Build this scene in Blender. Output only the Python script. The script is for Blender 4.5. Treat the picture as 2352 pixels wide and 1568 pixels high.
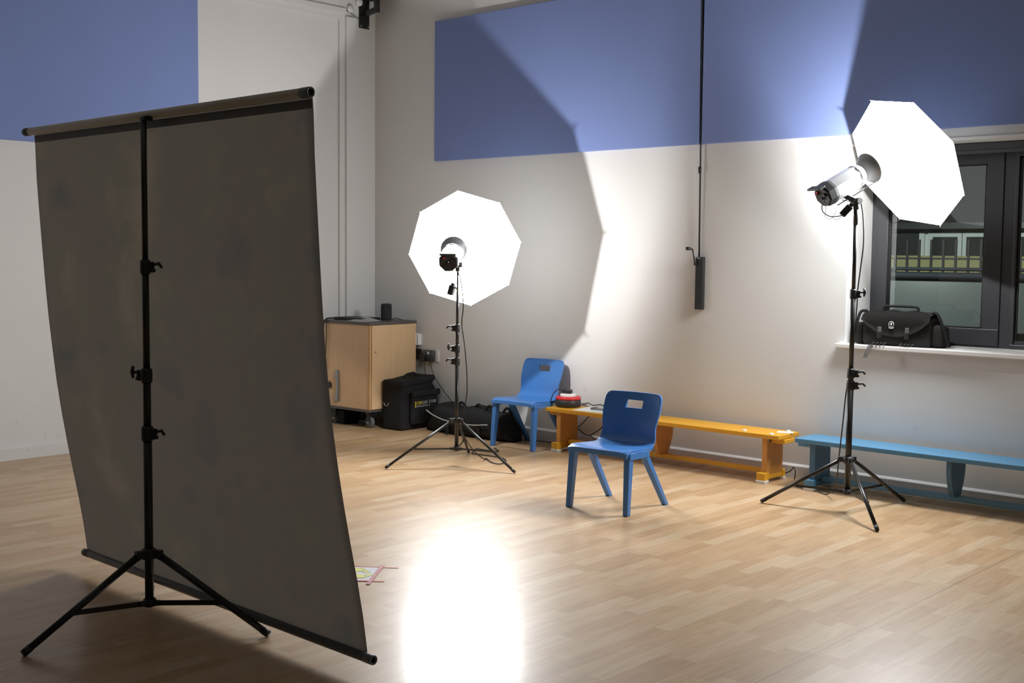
import bpy, bmesh, math, random
from mathutils import Vector, Matrix, noise
S = bpy.context.scene
for o in list(bpy.data.objects): bpy.data.objects.remove(o)
COL = S.collection
PI = math.pi

# ------------------------------------------------------------------ camera
FPX = 2742.07
yaw, pitch, roll = 0.7387, -0.0733, 0.0096493
fw = Vector((-math.sin(yaw)*math.cos(pitch), math.cos(yaw)*math.cos(pitch), math.sin(pitch)))
r0 = fw.cross(Vector((0, 0, 1))).normalized(); u0 = r0.cross(fw)
rt = r0*math.cos(roll)+u0*math.sin(roll); up = -r0*math.sin(roll)+u0*math.cos(roll)
cd = bpy.data.cameras.new('camera'); cam = bpy.data.objects.new('camera', cd); COL.objects.link(cam)
M = Matrix((rt, up, -fw)).transposed().to_4x4(); M.translation = Vector((8.8617, -7.7123, 1.6))
cam.matrix_world = M
cd.sensor_width = 36; cd.lens = FPX/2352*36; cd.clip_start = .05; cd.clip_end = 200
S.camera = cam

# ------------------------------------------------------------------ world, lights, exposure
W = bpy.data.worlds.new('night'); S.world = W; W.use_nodes = True
W.node_tree.nodes['Background'].inputs[0].default_value = (.35, .45, .7, 1)
W.node_tree.nodes['Background'].inputs[1].default_value = .012
S.view_settings.view_transform = 'Standard'; S.view_settings.look = 'None'
S.view_settings.exposure = 0.85; S.view_settings.gamma = 1; S.view_settings.use_curve_mapping = False
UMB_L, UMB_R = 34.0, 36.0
UMB_BACK_L, UMB_BACK_R = 2.2, .4    # outer emission put in for light leaking through the fabric          # inner emission above stands in for bounced lamp light
BULB_L, BULB_R = 5400.0, 5500.0    # radiance of the two modelling lamps
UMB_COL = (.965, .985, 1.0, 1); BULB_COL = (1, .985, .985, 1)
# unseen fill light added to brighten the yard, outside above the window
yl = bpy.data.lights.new('yard_fill_light', 'AREA'); yl.energy = 420; yl.size = .6; yl.color = (.93, 1, .95)
yo = bpy.data.objects.new('yard_fill_light', yl); COL.objects.link(yo)
yo.location = (3.2, 1.2, 4.6)
yo.rotation_euler = Vector((-.25, 1, -.33)).to_track_quat('-Z', 'Y').to_euler()

# ------------------------------------------------------------------ materials
def newmat(name):
    m = bpy.data.materials.new(name); m.use_nodes = True
    return m, m.node_tree, m.node_tree.nodes['Principled BSDF']
def node(nt, t, **kw):
    n = nt.nodes.new(t)
    for k, v in kw.items(): setattr(n, k, v)
    return n
def mat(name, col, rough=.5, metal=0, spec=.5, var=.06, scale=6, bump=0, bscale=120, coat=0, stretch=None):
    m, nt, p = newmat(name)
    tc = node(nt, 'ShaderNodeTexCoord')
    src = tc.outputs['Object']
    if stretch:
        mp = node(nt, 'ShaderNodeMapping'); mp.inputs['Scale'].default_value = stretch
        nt.links.new(src, mp.inputs[0]); src = mp.outputs[0]
    nz = node(nt, 'ShaderNodeTexNoise'); nz.inputs['Scale'].default_value = scale; nz.inputs['Detail'].default_value = 4
    nt.links.new(src, nz.inputs['Vector'])
    mx = node(nt, 'ShaderNodeMix', data_type='RGBA')
    nt.links.new(nz.outputs['Fac'], mx.inputs[0])
    mx.inputs[6].default_value = (*[max(0, c*(1-var)) for c in col], 1)
    mx.inputs[7].default_value = (*[min(1, c*(1+var)) for c in col], 1)
    nt.links.new(mx.outputs[2], p.inputs['Base Color'])
    p.inputs['Roughness'].default_value = rough; p.inputs['Metallic'].default_value = metal
    p.inputs['Specular IOR Level'].default_value = spec
    p.inputs['Coat Weight'].default_value = coat; p.inputs['Coat Roughness'].default_value = .15
    if bump:
        n2 = node(nt, 'ShaderNodeTexNoise'); n2.inputs['Scale'].default_value = bscale
        nt.links.new(src, n2.inputs['Vector'])
        b = node(nt, 'ShaderNodeBump'); b.inputs['Strength'].default_value = bump; b.inputs['Distance'].default_value = .01
        nt.links.new(n2.outputs['Fac'], b.inputs['Height']); nt.links.new(b.outputs[0], p.inputs['Normal'])
    return m
def wall_mat(name, col, scuff=.55):
    """matt wall paint with grey scuffs and knocks, thicker near the floor"""
    m, nt, p = newmat(name)
    L = nt.links
    tc = node(nt, 'ShaderNodeTexCoord')
    big = node(nt, 'ShaderNodeTexNoise'); big.inputs['Scale'].default_value = 1.3; big.inputs['Detail'].default_value = 3
    L.new(tc.outputs['Object'], big.inputs['Vector'])
    mx = node(nt, 'ShaderNodeMix', data_type='RGBA'); L.new(big.outputs['Fac'], mx.inputs[0])
    mx.inputs[6].default_value = (*[c*.96 for c in col], 1); mx.inputs[7].default_value = (*[min(1, c*1.03) for c in col], 1)
    mp = node(nt, 'ShaderNodeMapping'); mp.inputs['Scale'].default_value = (9, 9, 6); L.new(tc.outputs['Object'], mp.inputs[0])
    sn = node(nt, 'ShaderNodeTexNoise'); sn.inputs['Scale'].default_value = 1.6; sn.inputs['Detail'].default_value = 7; sn.inputs['Roughness'].default_value = .62
    L.new(mp.outputs[0], sn.inputs['Vector'])
    cr = node(nt, 'ShaderNodeValToRGB'); cr.color_ramp.elements[0].position = .625; cr.color_ramp.elements[1].position = .74
    L.new(sn.outputs['Fac'], cr.inputs[0])
    sx = node(nt, 'ShaderNodeSeparateXYZ'); L.new(tc.outputs['Object'], sx.inputs[0])
    hr = node(nt, 'ShaderNodeMapRange'); hr.inputs[1].default_value = .05; hr.inputs[2].default_value = .85; hr.inputs[3].default_value = scuff; hr.inputs[4].default_value = 0
    L.new(sx.outputs[2], hr.inputs[0])
    mu = node(nt, 'ShaderNodeMath', operation='MULTIPLY'); L.new(cr.outputs[0], mu.inputs[0]); L.new(hr.outputs[0], mu.inputs[1])
    m2 = node(nt, 'ShaderNodeMix', data_type='RGBA'); L.new(mu.outputs[0], m2.inputs[0]); L.new(mx.outputs[2], m2.inputs[6])
    m2.inputs[7].default_value = (.16, .15, .14, 1)
    L.new(m2.outputs[2], p.inputs['Base Color'])
    p.inputs['Roughness'].default_value = .6; p.inputs['Specular IOR Level'].default_value = .3
    return m
def floor_mat():
    m, nt, p = newmat('wood_strip_vinyl'); L = nt.links
    tc = node(nt, 'ShaderNodeTexCoord'); sx = node(nt, 'ShaderNodeSeparateXYZ'); L.new(tc.outputs['Object'], sx.inputs[0])
    def mth(op, a, b=None, c=None):
        n = node(nt, 'ShaderNodeMath', operation=op)
        for i, v in enumerate((a, b, c)):
            if v is None: continue
            if isinstance(v, (int, float)): n.inputs[i].default_value = v
            else: L.new(v, n.inputs[i])
        return n.outputs[0]
    X, Y = sx.outputs[0], sx.outputs[1]
    row = mth('FLOOR', mth('DIVIDE', X, .078))
    wn = node(nt, 'ShaderNodeTexWhiteNoise', noise_dimensions='1D'); L.new(row, wn.inputs['W'])
    yy = mth('ADD', mth('DIVIDE', Y, .47), mth('MULTIPLY', wn.outputs['Value'], 7.3))
    cell = mth('FLOOR', yy)
    w2 = node(nt, 'ShaderNodeTexWhiteNoise', noise_dimensions='2D')
    cb = node(nt, 'ShaderNodeCombineXYZ'); L.new(row, cb.inputs[0]); L.new(cell, cb.inputs[1]); L.new(cb.outputs[0], w2.inputs['Vector'])
    cr = node(nt, 'ShaderNodeValToRGB')
    e = cr.color_ramp.elements
    e[0].position = 0; e[0].color = (.475, .30, .155, 1); e[1].position = 1; e[1].color = (.60, .44, .275, 1)
    a = e.new(.3); a.color = (.52, .335, .18, 1); a = e.new(.75); a.color = (.565, .385, .22, 1)
    L.new(w2.outputs['Value'], cr.inputs[0])
    mp = node(nt, 'ShaderNodeMapping'); mp.inputs['Scale'].default_value = (28, 2.2, 1); L.new(tc.outputs['Object'], mp.inputs[0])
    gn = node(nt, 'ShaderNodeTexNoise'); gn.inputs['Scale'].default_value = 1.5; gn.inputs['Detail'].default_value = 5; gn.inputs['Distortion'].default_value = 1.2
    L.new(mp.outputs[0], gn.inputs['Vector'])
    gm = node(nt, 'ShaderNodeMapRange'); gm.inputs[1].default_value = .3; gm.inputs[2].default_value = .7; gm.inputs[3].default_value = .83; gm.inputs[4].default_value = 1.05
    L.new(gn.outputs['Fac'], gm.inputs[0])
    mg = node(nt, 'ShaderNodeVectorMath', operation='SCALE'); L.new(cr.outputs[0], mg.inputs[0]); L.new(gm.outputs[0], mg.inputs['Scale'])
    # welded seams between the sheets, every 2.2 m
    fx = mth('ABSOLUTE', mth('SUBTRACT', mth('FLOORED_MODULO', mth('ADD', X, 2.2-4.395+1.1), 2.2), 1.1))
    seam = mth('LESS_THAN', fx, .0032)
    ms = node(nt, 'ShaderNodeMix', data_type='RGBA'); L.new(mth('MULTIPLY', seam, .6), ms.inputs[0]); L.new(mg.outputs[0], ms.inputs[6]); ms.inputs[7].default_value = (.16, .10, .06, 1)
    L.new(ms.outputs[2], p.inputs['Base Color'])
    rn = node(nt, 'ShaderNodeTexNoise'); rn.inputs['Scale'].default_value = 2.5; rn.inputs['Detail'].default_value = 5; L.new(tc.outputs['Object'], rn.inputs['Vector'])
    rr = node(nt, 'ShaderNodeMapRange'); rr.inputs[1].default_value = .3; rr.inputs[2].default_value = .7; rr.inputs[3].default_value = .40; rr.inputs[4].default_value = .44
    L.new(rn.outputs['Fac'], rr.inputs[0]); L.new(rr.outputs[0], p.inputs['Roughness'])
    bn = node(nt, 'ShaderNodeTexNoise'); bn.inputs['Scale'].default_value = 260; bn.inputs['Detail'].default_value = 2; L.new(tc.outputs['Object'], bn.inputs['Vector'])
    b = node(nt, 'ShaderNodeBump'); b.inputs['Strength'].default_value = .18; b.inputs['Distance'].default_value = .002
    L.new(bn.outputs['Fac'], b.inputs['Height']); L.new(b.outputs[0], p.inputs['Normal'])
    p.inputs['Specular IOR Level'].default_value = .30
    p.inputs['Coat Weight'].default_value = .30; p.inputs['Coat Roughness'].default_value = .19
    return m
def glass_mat():
    m = bpy.data.materials.new('window_glass'); m.use_nodes = True; nt = m.node_tree; nt.nodes.clear()
    o = node(nt, 'ShaderNodeOutputMaterial'); mx = node(nt, 'ShaderNodeMixShader'); fr = node(nt, 'ShaderNodeFresnel'); fr.inputs[0].default_value = 1.5
    mu = node(nt, 'ShaderNodeMath', operation='MULTIPLY'); mu.inputs[1].default_value = 1.7; mu.use_clamp = True
    t = node(nt, 'ShaderNodeBsdfTransparent'); t.inputs[0].default_value = (.93, .97, .95, 1); g = node(nt, 'ShaderNodeBsdfGlossy'); g.inputs['Roughness'].default_value = .01
    nt.links.new(fr.outputs[0], mu.inputs[0]); nt.links.new(mu.outputs[0], mx.inputs[0]); nt.links.new(t.outputs[0], mx.inputs[1]); nt.links.new(g.outputs[0], mx.inputs[2]); nt.links.new(mx.outputs[0], o.inputs[0])
    return m
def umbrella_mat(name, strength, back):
    """white inside emits in place of bounced lamp light, outside emits weakly for light coming through"""
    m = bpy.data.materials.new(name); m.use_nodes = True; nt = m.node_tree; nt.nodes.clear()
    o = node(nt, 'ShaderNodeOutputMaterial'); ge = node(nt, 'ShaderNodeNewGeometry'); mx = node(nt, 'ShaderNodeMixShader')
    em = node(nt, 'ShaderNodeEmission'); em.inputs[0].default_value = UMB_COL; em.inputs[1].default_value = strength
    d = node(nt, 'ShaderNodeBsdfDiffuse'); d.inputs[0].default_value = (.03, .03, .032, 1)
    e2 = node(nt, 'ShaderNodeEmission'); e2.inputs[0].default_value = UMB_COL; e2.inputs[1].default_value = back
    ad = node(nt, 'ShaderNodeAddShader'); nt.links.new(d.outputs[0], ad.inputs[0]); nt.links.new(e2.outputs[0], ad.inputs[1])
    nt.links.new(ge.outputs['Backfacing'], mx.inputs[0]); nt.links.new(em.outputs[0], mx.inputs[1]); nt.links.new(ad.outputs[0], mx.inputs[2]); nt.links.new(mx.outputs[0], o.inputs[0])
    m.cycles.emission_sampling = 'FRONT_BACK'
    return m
def emit_mat(name, col, s):
    m = bpy.data.materials.new(name); m.use_nodes = True; nt = m.node_tree; nt.nodes.clear()
    o = node(nt, 'ShaderNodeOutputMaterial'); em = node(nt, 'ShaderNodeEmission'); em.inputs[0].default_value = col; em.inputs[1].default_value = s
    nt.links.new(em.outputs[0], o.inputs[0]); return m

WALL = wall_mat('off_white_wall_paint', (.715, .71, .695))
SKIRT = wall_mat('white_gloss_skirting', (.70, .69, .67), .8)
WHITE = mat('white_gloss_paint', (.76, .75, .73), .35, var=.02)
CEIL = mat('ceiling_tiles', (.5, .5, .49), .8, var=.02)
FLOOR = floor_mat()
PANEL = mat('blue_acoustic_fabric', (.215, .285, .56), .85, spec=.1, var=.05, scale=1.2, bump=.08, bscale=300)
BLACK = mat('black_satin_metal', (.016, .0155, .015), .32, var=.2)
BLACKP = mat('black_plastic', (.018, .018, .019), .5, var=.2)
CHROME = mat('bright_metal', (.55, .55, .54), .22, metal=1, var=.05)
ALU = mat('grey_metal', (.30, .31, .32), .35, metal=1, var=.05)
LAMPGREY = mat('silver_grey_lamp_casing', (.46, .47, .48), .35, metal=.35, var=.04)
BOWL = mat('brushed_bowl', (.34, .345, .35), .45, metal=.4, var=.04)
BOWLIN = mat('bowl_inside', (.8, .8, .8), .3, metal=1, var=.02)
CANVAS = mat('backdrop_canvas', (.165, .145, .12), .85, spec=.15, var=.22, scale=2.6, bump=.25, bscale=40)
def translucent(m, f, col):
    nt = m.node_tree; p = nt.nodes['Principled BSDF']; o = nt.nodes['Material Output']
    t = node(nt, 'ShaderNodeBsdfTranslucent'); t.inputs[0].default_value = (*col, 1); mx = node(nt, 'ShaderNodeMixShader'); mx.inputs[0].default_value = f
    nt.links.new(p.outputs[0], mx.inputs[1]); nt.links.new(t.outputs[0], mx.inputs[2]); nt.links.new(mx.outputs[0], o.inputs[0])
def mottle(m):
    # painted canvas: soft brown, green and grey clouds and short pale scratches, also seen in the light coming through
    nt = m.node_tree; tc = node(nt, 'ShaderNodeTexCoord'); a = node(nt, 'ShaderNodeTexNoise'); a.inputs['Scale'].default_value = 2.2; a.inputs['Detail'].default_value = 6; a.inputs['Roughness'].default_value = .6
    nt.links.new(tc.outputs['Object'], a.inputs['Vector'])
    cr = node(nt, 'ShaderNodeValToRGB'); e = cr.color_ramp.elements
    e[0].position = .32; e[0].color = (.50, .50, .47, 1); e[1].position = .68; e[1].color = (.68, .62, .55, 1)
    q = e.new(.44); q.color = (.60, .55, .52, 1); q = e.new(.56); q.color = (.58, .555, .495, 1)
    nt.links.new(a.outputs['Fac'], cr.inputs[0])
    mp = node(nt, 'ShaderNodeMapping'); mp.inputs['Scale'].default_value = (26, 26, 11); nt.links.new(tc.outputs['Object'], mp.inputs[0])
    sc = node(nt, 'ShaderNodeTexNoise'); sc.inputs['Scale'].default_value = 2; sc.inputs['Detail'].default_value = 3; sc.inputs['Distortion'].default_value = 1.5; nt.links.new(mp.outputs[0], sc.inputs['Vector'])
    c2 = node(nt, 'ShaderNodeValToRGB'); c2.color_ramp.elements[0].position = .70; c2.color_ramp.elements[1].position = .76; nt.links.new(sc.outputs['Fac'], c2.inputs[0])
    sh = node(nt, 'ShaderNodeMath', operation='MULTIPLY'); sh.inputs[1].default_value = .22; nt.links.new(c2.outputs[0], sh.inputs[0])
    mx = node(nt, 'ShaderNodeMix', data_type='RGBA'); nt.links.new(sh.outputs[0], mx.inputs[0]); nt.links.new(cr.outputs[0], mx.inputs[6]); mx.inputs[7].default_value = (.95, .9, .8, 1)
    for n in nt.nodes:
        if n.type == 'BSDF_TRANSLUCENT': nt.links.new(mx.outputs[2], n.inputs[0])
translucent(CANVAS, .36, (.62, .58, .52)); mottle(CANVAS)
TUBEC = mat('backdrop_tube_canvas', (.66, .63, .56), .7, spec=.2, var=.15, scale=9)
CAPG = mat('grey_end_cap', (.10, .105, .115), .5, var=.1)
CHAIR = mat('blue_polypropylene', (.048, .185, .50), .3, var=.06, scale=3, coat=.25)
YEL = mat('yellow_painted_wood', (.72, .355, .02), .38, var=.12, scale=5, stretch=(1, 6, 6))
YELD = mat('worn_orange_painted_wood', (.62, .285, .06), .5, var=.18, scale=7)
BLU = mat('blue_painted_wood', (.085, .24, .40), .42, var=.12, scale=5, stretch=(1, 6, 6))
BLUD = mat('worn_blue_painted_wood', (.06, .15, .26), .5, var=.18, scale=7)
PAD = mat('white_rubber_pad', (.7, .69, .66), .6, var=.1, scale=30)
BEECH = mat('beech_laminate', (.62, .42, .235), .42, var=.1, scale=3.5, stretch=(9, 9, .6))
BEECHE = mat('beech_edge', (.52, .31, .13), .4, var=.06)
DGREY = mat('dark_grey_laminate', (.085, .075, .07), .45, var=.06)
NYLON = mat('black_nylon', (.013, .013, .014), .75, spec=.25, var=.3, scale=14, bump=.5, bscale=500)
NYLONB = mat('brown_black_nylon', (.020, .017, .016), .7, spec=.25, var=.3, scale=14, bump=.5, bscale=500)
STRAP = mat('grey_webbing', (.11, .105, .10), .8, var=.1, scale=60)
ZIPG = mat('pale_zip_tape', (.36, .35, .33), .6, var=.15, scale=40)
RED = mat('red_plastic', (.62, .03, .035), .4, var=.05)
PAPER = mat('white_paper', (.78, .78, .80), .8, var=.02)
PAPERG = mat('greyish_paper', (.70, .72, .70), .75, var=.03)
YELLOWT = mat('yellow_lettering', (.75, .58, .04), .6, var=.02)
WHITET = mat('pale_lettering', (.5, .5, .48), .6, var=.02)
FOOT = mat('yellow_printed_foot', (.66, .64, .05), .5, var=.05)
FOOTE = mat('grey_printed_outline', (.36, .33, .22), .5, var=.05)
TAPER = mat('red_tape', (.66, .02, .025), .35, var=.08)
TAPEP = mat('pink_clear_tape', (.80, .40, .44), .22, var=.12, scale=30)
FRAME = mat('anthracite_window_frame', (.036, .038, .043), .38, var=.06)
GASKET = mat('black_gasket', (.008, .008, .009), .5, var=.1)
GLASS = glass_mat()
CABLE = mat('black_cable', (.018, .015, .013), .5, var=.1)
CABLEW = mat('white_cable', (.7, .7, .68), .5, var=.03)
MESHF = mat('dark_speaker_cloth', (.035, .036, .040), .85, spec=.2, var=.15, scale=90, bump=.4, bscale=700)
RUBBERG = mat('grey_tyre', (.12, .12, .12), .7, var=.1)
CREAM = mat('white_render', (.66, .70, .68), .8, var=.03)
DARKGL = mat('dark_house_window', (.05, .055, .055), .12, var=.1)
BRICK = mat('yellow_brick', (.25, .225, .115), .9, var=.2, scale=25)
CARP = mat('dark_car_paint', (.012, .014, .019), .8, var=.05, spec=.15)
TARMAC = mat('tarmac', (.05, .05, .05), .9, var=.2, scale=20)
FENCEM = mat('black_fence_paint', (.012, .012, .013), .5, var=.1)
ROOFM = mat('dark_roof', (.05, .048, .05), .8, var=.15)

# ------------------------------------------------------------------ mesh helpers
class MB:
    def __init__(s): s.bm = bmesh.new(); s.mats = []
    def mi(s, m):
        if m is None: return 0
        if m not in s.mats: s.mats.append(m)
        return s.mats.index(m)
    def box(s, c, d, rot=None, bevel=0, seg=2, m=None):
        r = bmesh.ops.create_cube(s.bm, size=1)
        mt = Matrix.Translation(Vector(c)) @ (rot.to_4x4() if rot else Matrix.Identity(4)) @ Matrix.Diagonal((*d, 1))
        bmesh.ops.transform(s.bm, matrix=mt, verts=r['verts'])
        fs = set(f for v in r['verts'] for f in v.link_faces)
        if bevel:
            es = list(set(e for v in r['verts'] for e in v.link_edges))
            rb = bmesh.ops.bevel(s.bm, geom=es, offset=bevel, segments=seg, profile=.5, affect='EDGES')
            fs = set(f for f in rb['faces']) | set(f for f in fs if f.is_valid)
        k = s.mi(m)
        for f in fs:
            if f.is_valid: f.material_index = k
        return s
    def span(s, a, b, **kw):
        a, b = Vector(a), Vector(b)
        return s.box((a+b)/2, [abs(x) for x in (b-a)], **kw)
    def tube(s, pts, r, n=12, m=None, cap=True, squash=None):
        pts = [Vector(q) for q in pts]
        R = r if isinstance(r, (list, tuple)) else [r]*len(pts)
        rings = []; k = s.mi(m)
        t = (pts[1]-pts[0]).normalized()
        a = t.cross(Vector((0, 0, 1)))
        if a.length < 1e-3: a = t.cross(Vector((1, 0, 0)))
        a.normalize()
        for i, q in enumerate(pts):
            if i == 0: tt = pts[1]-pts[0]
            elif i == len(pts)-1: tt = pts[-1]-pts[-2]
            else: tt = (pts[i+1]-pts[i]).normalized()+(pts[i]-pts[i-1]).normalized()
            if tt.length > 1e-9: t = tt.normalized()
            a = (a-t*a.dot(t)).normalized(); b = t.cross(a)
            rings.append([s.bm.verts.new(q+(a*math.cos(2*PI*j/n)+b*math.sin(2*PI*j/n))*R[i]) for j in range(n)])
        for i in range(len(rings)-1):
            for j in range(n):
                f = s.bm.faces.new((rings[i][j], rings[i][(j+1) % n], rings[i+1][(j+1) % n], rings[i+1][j])); f.smooth = n > 6; f.material_index = k
        if cap:
            for rr in (rings[0][::-1], rings[-1]):
                f = s.bm.faces.new(rr); f.material_index = k
        return s
    def cyl(s, a, b, r, r2=None, n=20, m=None, cap=True):
        return s.tube([a, b], [r, r if r2 is None else r2], n=n, m=m, cap=cap)
    def lathe(s, prof, mt=None, n=28, m=None):
        """prof: (radius, height) along local z"""
        mt = mt or Matrix.Identity(4); rings = []; k = s.mi(m)
        for (r, z) in prof:
            rings.append([s.bm.verts.new(mt @ Vector((max(r, 1e-4)*math.cos(2*PI*j/n), max(r, 1e-4)*math.sin(2*PI*j/n), z))) for j in range(n)])
        for i in range(len(rings)-1):
            for j in range(n):
                f = s.bm.faces.new((rings[i][j], rings[i][(j+1) % n], rings[i+1][(j+1) % n], rings[i+1][j])); f.smooth = True; f.material_index = k
        return s
    def poly(s, pts, th, m=None):
        """flat polygon extruded by vector th"""
        k = s.mi(m); th = Vector(th)
        a = [s.bm.verts.new(Vector(q)) for q in pts]; b = [s.bm.verts.new(Vector(q)+th) for q in pts]
        fs = [s.bm.faces.new(a[::-1]), s.bm.faces.new(b)]
        for i in range(len(a)): fs.append(s.bm.faces.new((a[i], a[(i+1) % len(a)], b[(i+1) % len(a)], b[i])))
        for f in fs: f.material_index = k
        return s
    def wobble(s, amp, sc, seed=0, cuts=0):
        if cuts: bmesh.ops.subdivide_edges(s.bm, edges=s.bm.edges[:], cuts=cuts, use_grid_fill=True)
        for v in s.bm.verts:
            q = v.co*sc+Vector((seed*7.1, seed*3.3, seed*5.7))
            v.co += Vector((noise.noise(q), noise.noise(q+Vector((31, 0, 0))), noise.noise(q+Vector((0, 57, 0)))))*amp
        return s
    def build(s, name, m, parent=None, smooth=False, inv=None):
        me = bpy.data.meshes.new(name)
        if not s.bm.faces: pass
        bmesh.ops.recalc_face_normals(s.bm, faces=s.bm.faces[:])
        if inv is not None: s.bm.transform(inv)
        s.bm.to_mesh(me); s.bm.free()
        for x in (s.mats if s.mats else [m]): me.materials.append(x if x else m)
        if smooth:
            for f in me.polygons: f.use_smooth = True
        o = bpy.data.objects.new(name, me); COL.objects.link(o)
        if parent: o.parent = parent
        return o
def tag(o, label=None, cat=None, group=None, kind=None):
    if label: o['label'] = label
    if cat: o['category'] = cat
    if group: o['group'] = group
    if kind: o['kind'] = kind
    return o
def empty(name, loc, label, cat, rz=0, group=None):
    o = bpy.data.objects.new(name, None); COL.objects.link(o); o.empty_display_size = .05
    o.location = loc; o.rotation_euler = (0, 0, rz)
    return tag(o, label, cat, group)
def struct(mb, name, m): return tag(mb.build(name, m), kind='structure')
def spline(pts, n=8):
    P = [Vector(q) for q in pts]; P = [P[0]*2-P[1]]+P+[P[-1]*2-P[-2]]; out = []
    for i in range(1, len(P)-2):
        for k in range(n):
            t = k/n
            out.append(.5*((2*P[i])+(-P[i-1]+P[i+1])*t+(2*P[i-1]-5*P[i]+4*P[i+1]-P[i+2])*t*t+(-P[i-1]+3*P[i]-3*P[i+1]+P[i+2])*t**3))
    out.append(P[-2]); return out
def cable(name, pts, r, m, label, cat='cable', parent=None, group=None):
    o = MB().tube(spline(pts), r, n=8).build(name, m, parent)
    if not parent: tag(o, label, cat, group)
    elif label: o['label'] = label
    return o
def frame(z, x=None):
    z = Vector(z).normalized(); x = Vector(x) if x else Vector((0, 0, 1)).cross(z)
    x = (x-z*x.dot(z)).normalized(); y = z.cross(x)
    return Matrix((x, y, z)).transposed()
def copy_tree(o, parent=None, swap=None):
    c = o.copy(); COL.objects.link(c)
    if parent: c.parent = parent
    if swap and c.data:
        c.data = c.data.copy()
        for i, mm in enumerate(c.data.materials):
            if mm in swap: c.data.materials[i] = swap[mm]
    for ch in list(o.children): copy_tree(ch, c, swap)
    return c
def text(name, s, size, m, parent, loc, rot, ext=.0006, sx=1):
    cu = bpy.data.curves.new(name, 'FONT'); cu.body = s; cu.size = size; cu.extrude = ext
    t = bpy.data.objects.new(name, cu); COL.objects.link(t)
    bpy.context.view_layer.update()
    me = bpy.data.meshes.new_from_object(t.evaluated_get(bpy.context.evaluated_depsgraph_get()))
    bpy.data.objects.remove(t)
    me.transform(Matrix.Diagonal((sx, 1, 1, 1)))
    me.materials.clear(); me.materials.append(m); me.name = name
    o = bpy.data.objects.new(name, me); COL.objects.link(o); o.parent = parent
    o.matrix_local = Matrix.Translation(Vector(loc)) @ rot.to_4x4(); return o

# ------------------------------------------------------------------ room shell
RX, RY, RZ = 14.0, -15.0, 5.2
WX0, WX1, WZ0, WZ1 = 4.98, 8.7, 1.0, 2.36
struct(MB().span((-.3, RY-.2, -.1), (RX+.2, .7, 0)), 'floor', FLOOR)
struct(MB().span((-.3, RY-.2, RZ), (RX+.2, .7, RZ+.1)), 'ceiling', CEIL)
b = MB()
for a, c in (((0, 0, 0), (WX0, .5, RZ)), ((WX0, 0, 0), (WX1, .5, WZ0-.03)), ((WX0, 0, WZ1), (WX1, .5, RZ)), ((WX1, 0, 0), (RX, .5, RZ))): b.span(a, c)
struct(b, 'wall_back', WALL)
struct(MB().span((-.2, RY, 0), (0, .5, RZ)), 'wall_left', WALL)
struct(MB().span((RX, RY, 0), (RX+.2, .5, RZ)), 'wall_right', WALL)
struct(MB().span((-.2, RY-.2, 0), (RX+.2, RY, RZ)), 'wall_front', mat('darkened_unseen_wall', (.10, .10, .12), .9))  # unseen wall coloured dark to cut bounce light onto the floor
def skirt(name, a, b_, ax):
    m = MB(); a = Vector(a); b_ = Vector(b_)
    if ax == 'x': m.poly([(a.x, 0, 0), (a.x, -.018, 0), (a.x, -.018, .090), (a.x, -.004, .105), (a.x, 0, .105)], (b_.x-a.x, 0, 0))
    else: m.poly([(0, a.y, 0), (.018, a.y, 0), (.018, a.y, .090), (.004, a.y, .105), (0, a.y, .105)], (0, b_.y-a.y, 0))
    return struct(m, name, SKIRT)
skirt('baseboard_back', (.02, 0, 0), (RX, 0, 0), 'x')
skirt('baseboard_left', (0, -.45, 0), (0, RY, 0), 'y')
struct(MB().span((.0, -.44, 0), (.024, 0, RZ), bevel=.002), 'trim_1', WALL)        # boxed pilaster in the corner
struct(MB().span((.0, RY, 3.767), (.024, -.44, RZ), bevel=.002), 'trim_2', WALL)   # boxed beam along the left wall
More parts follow.
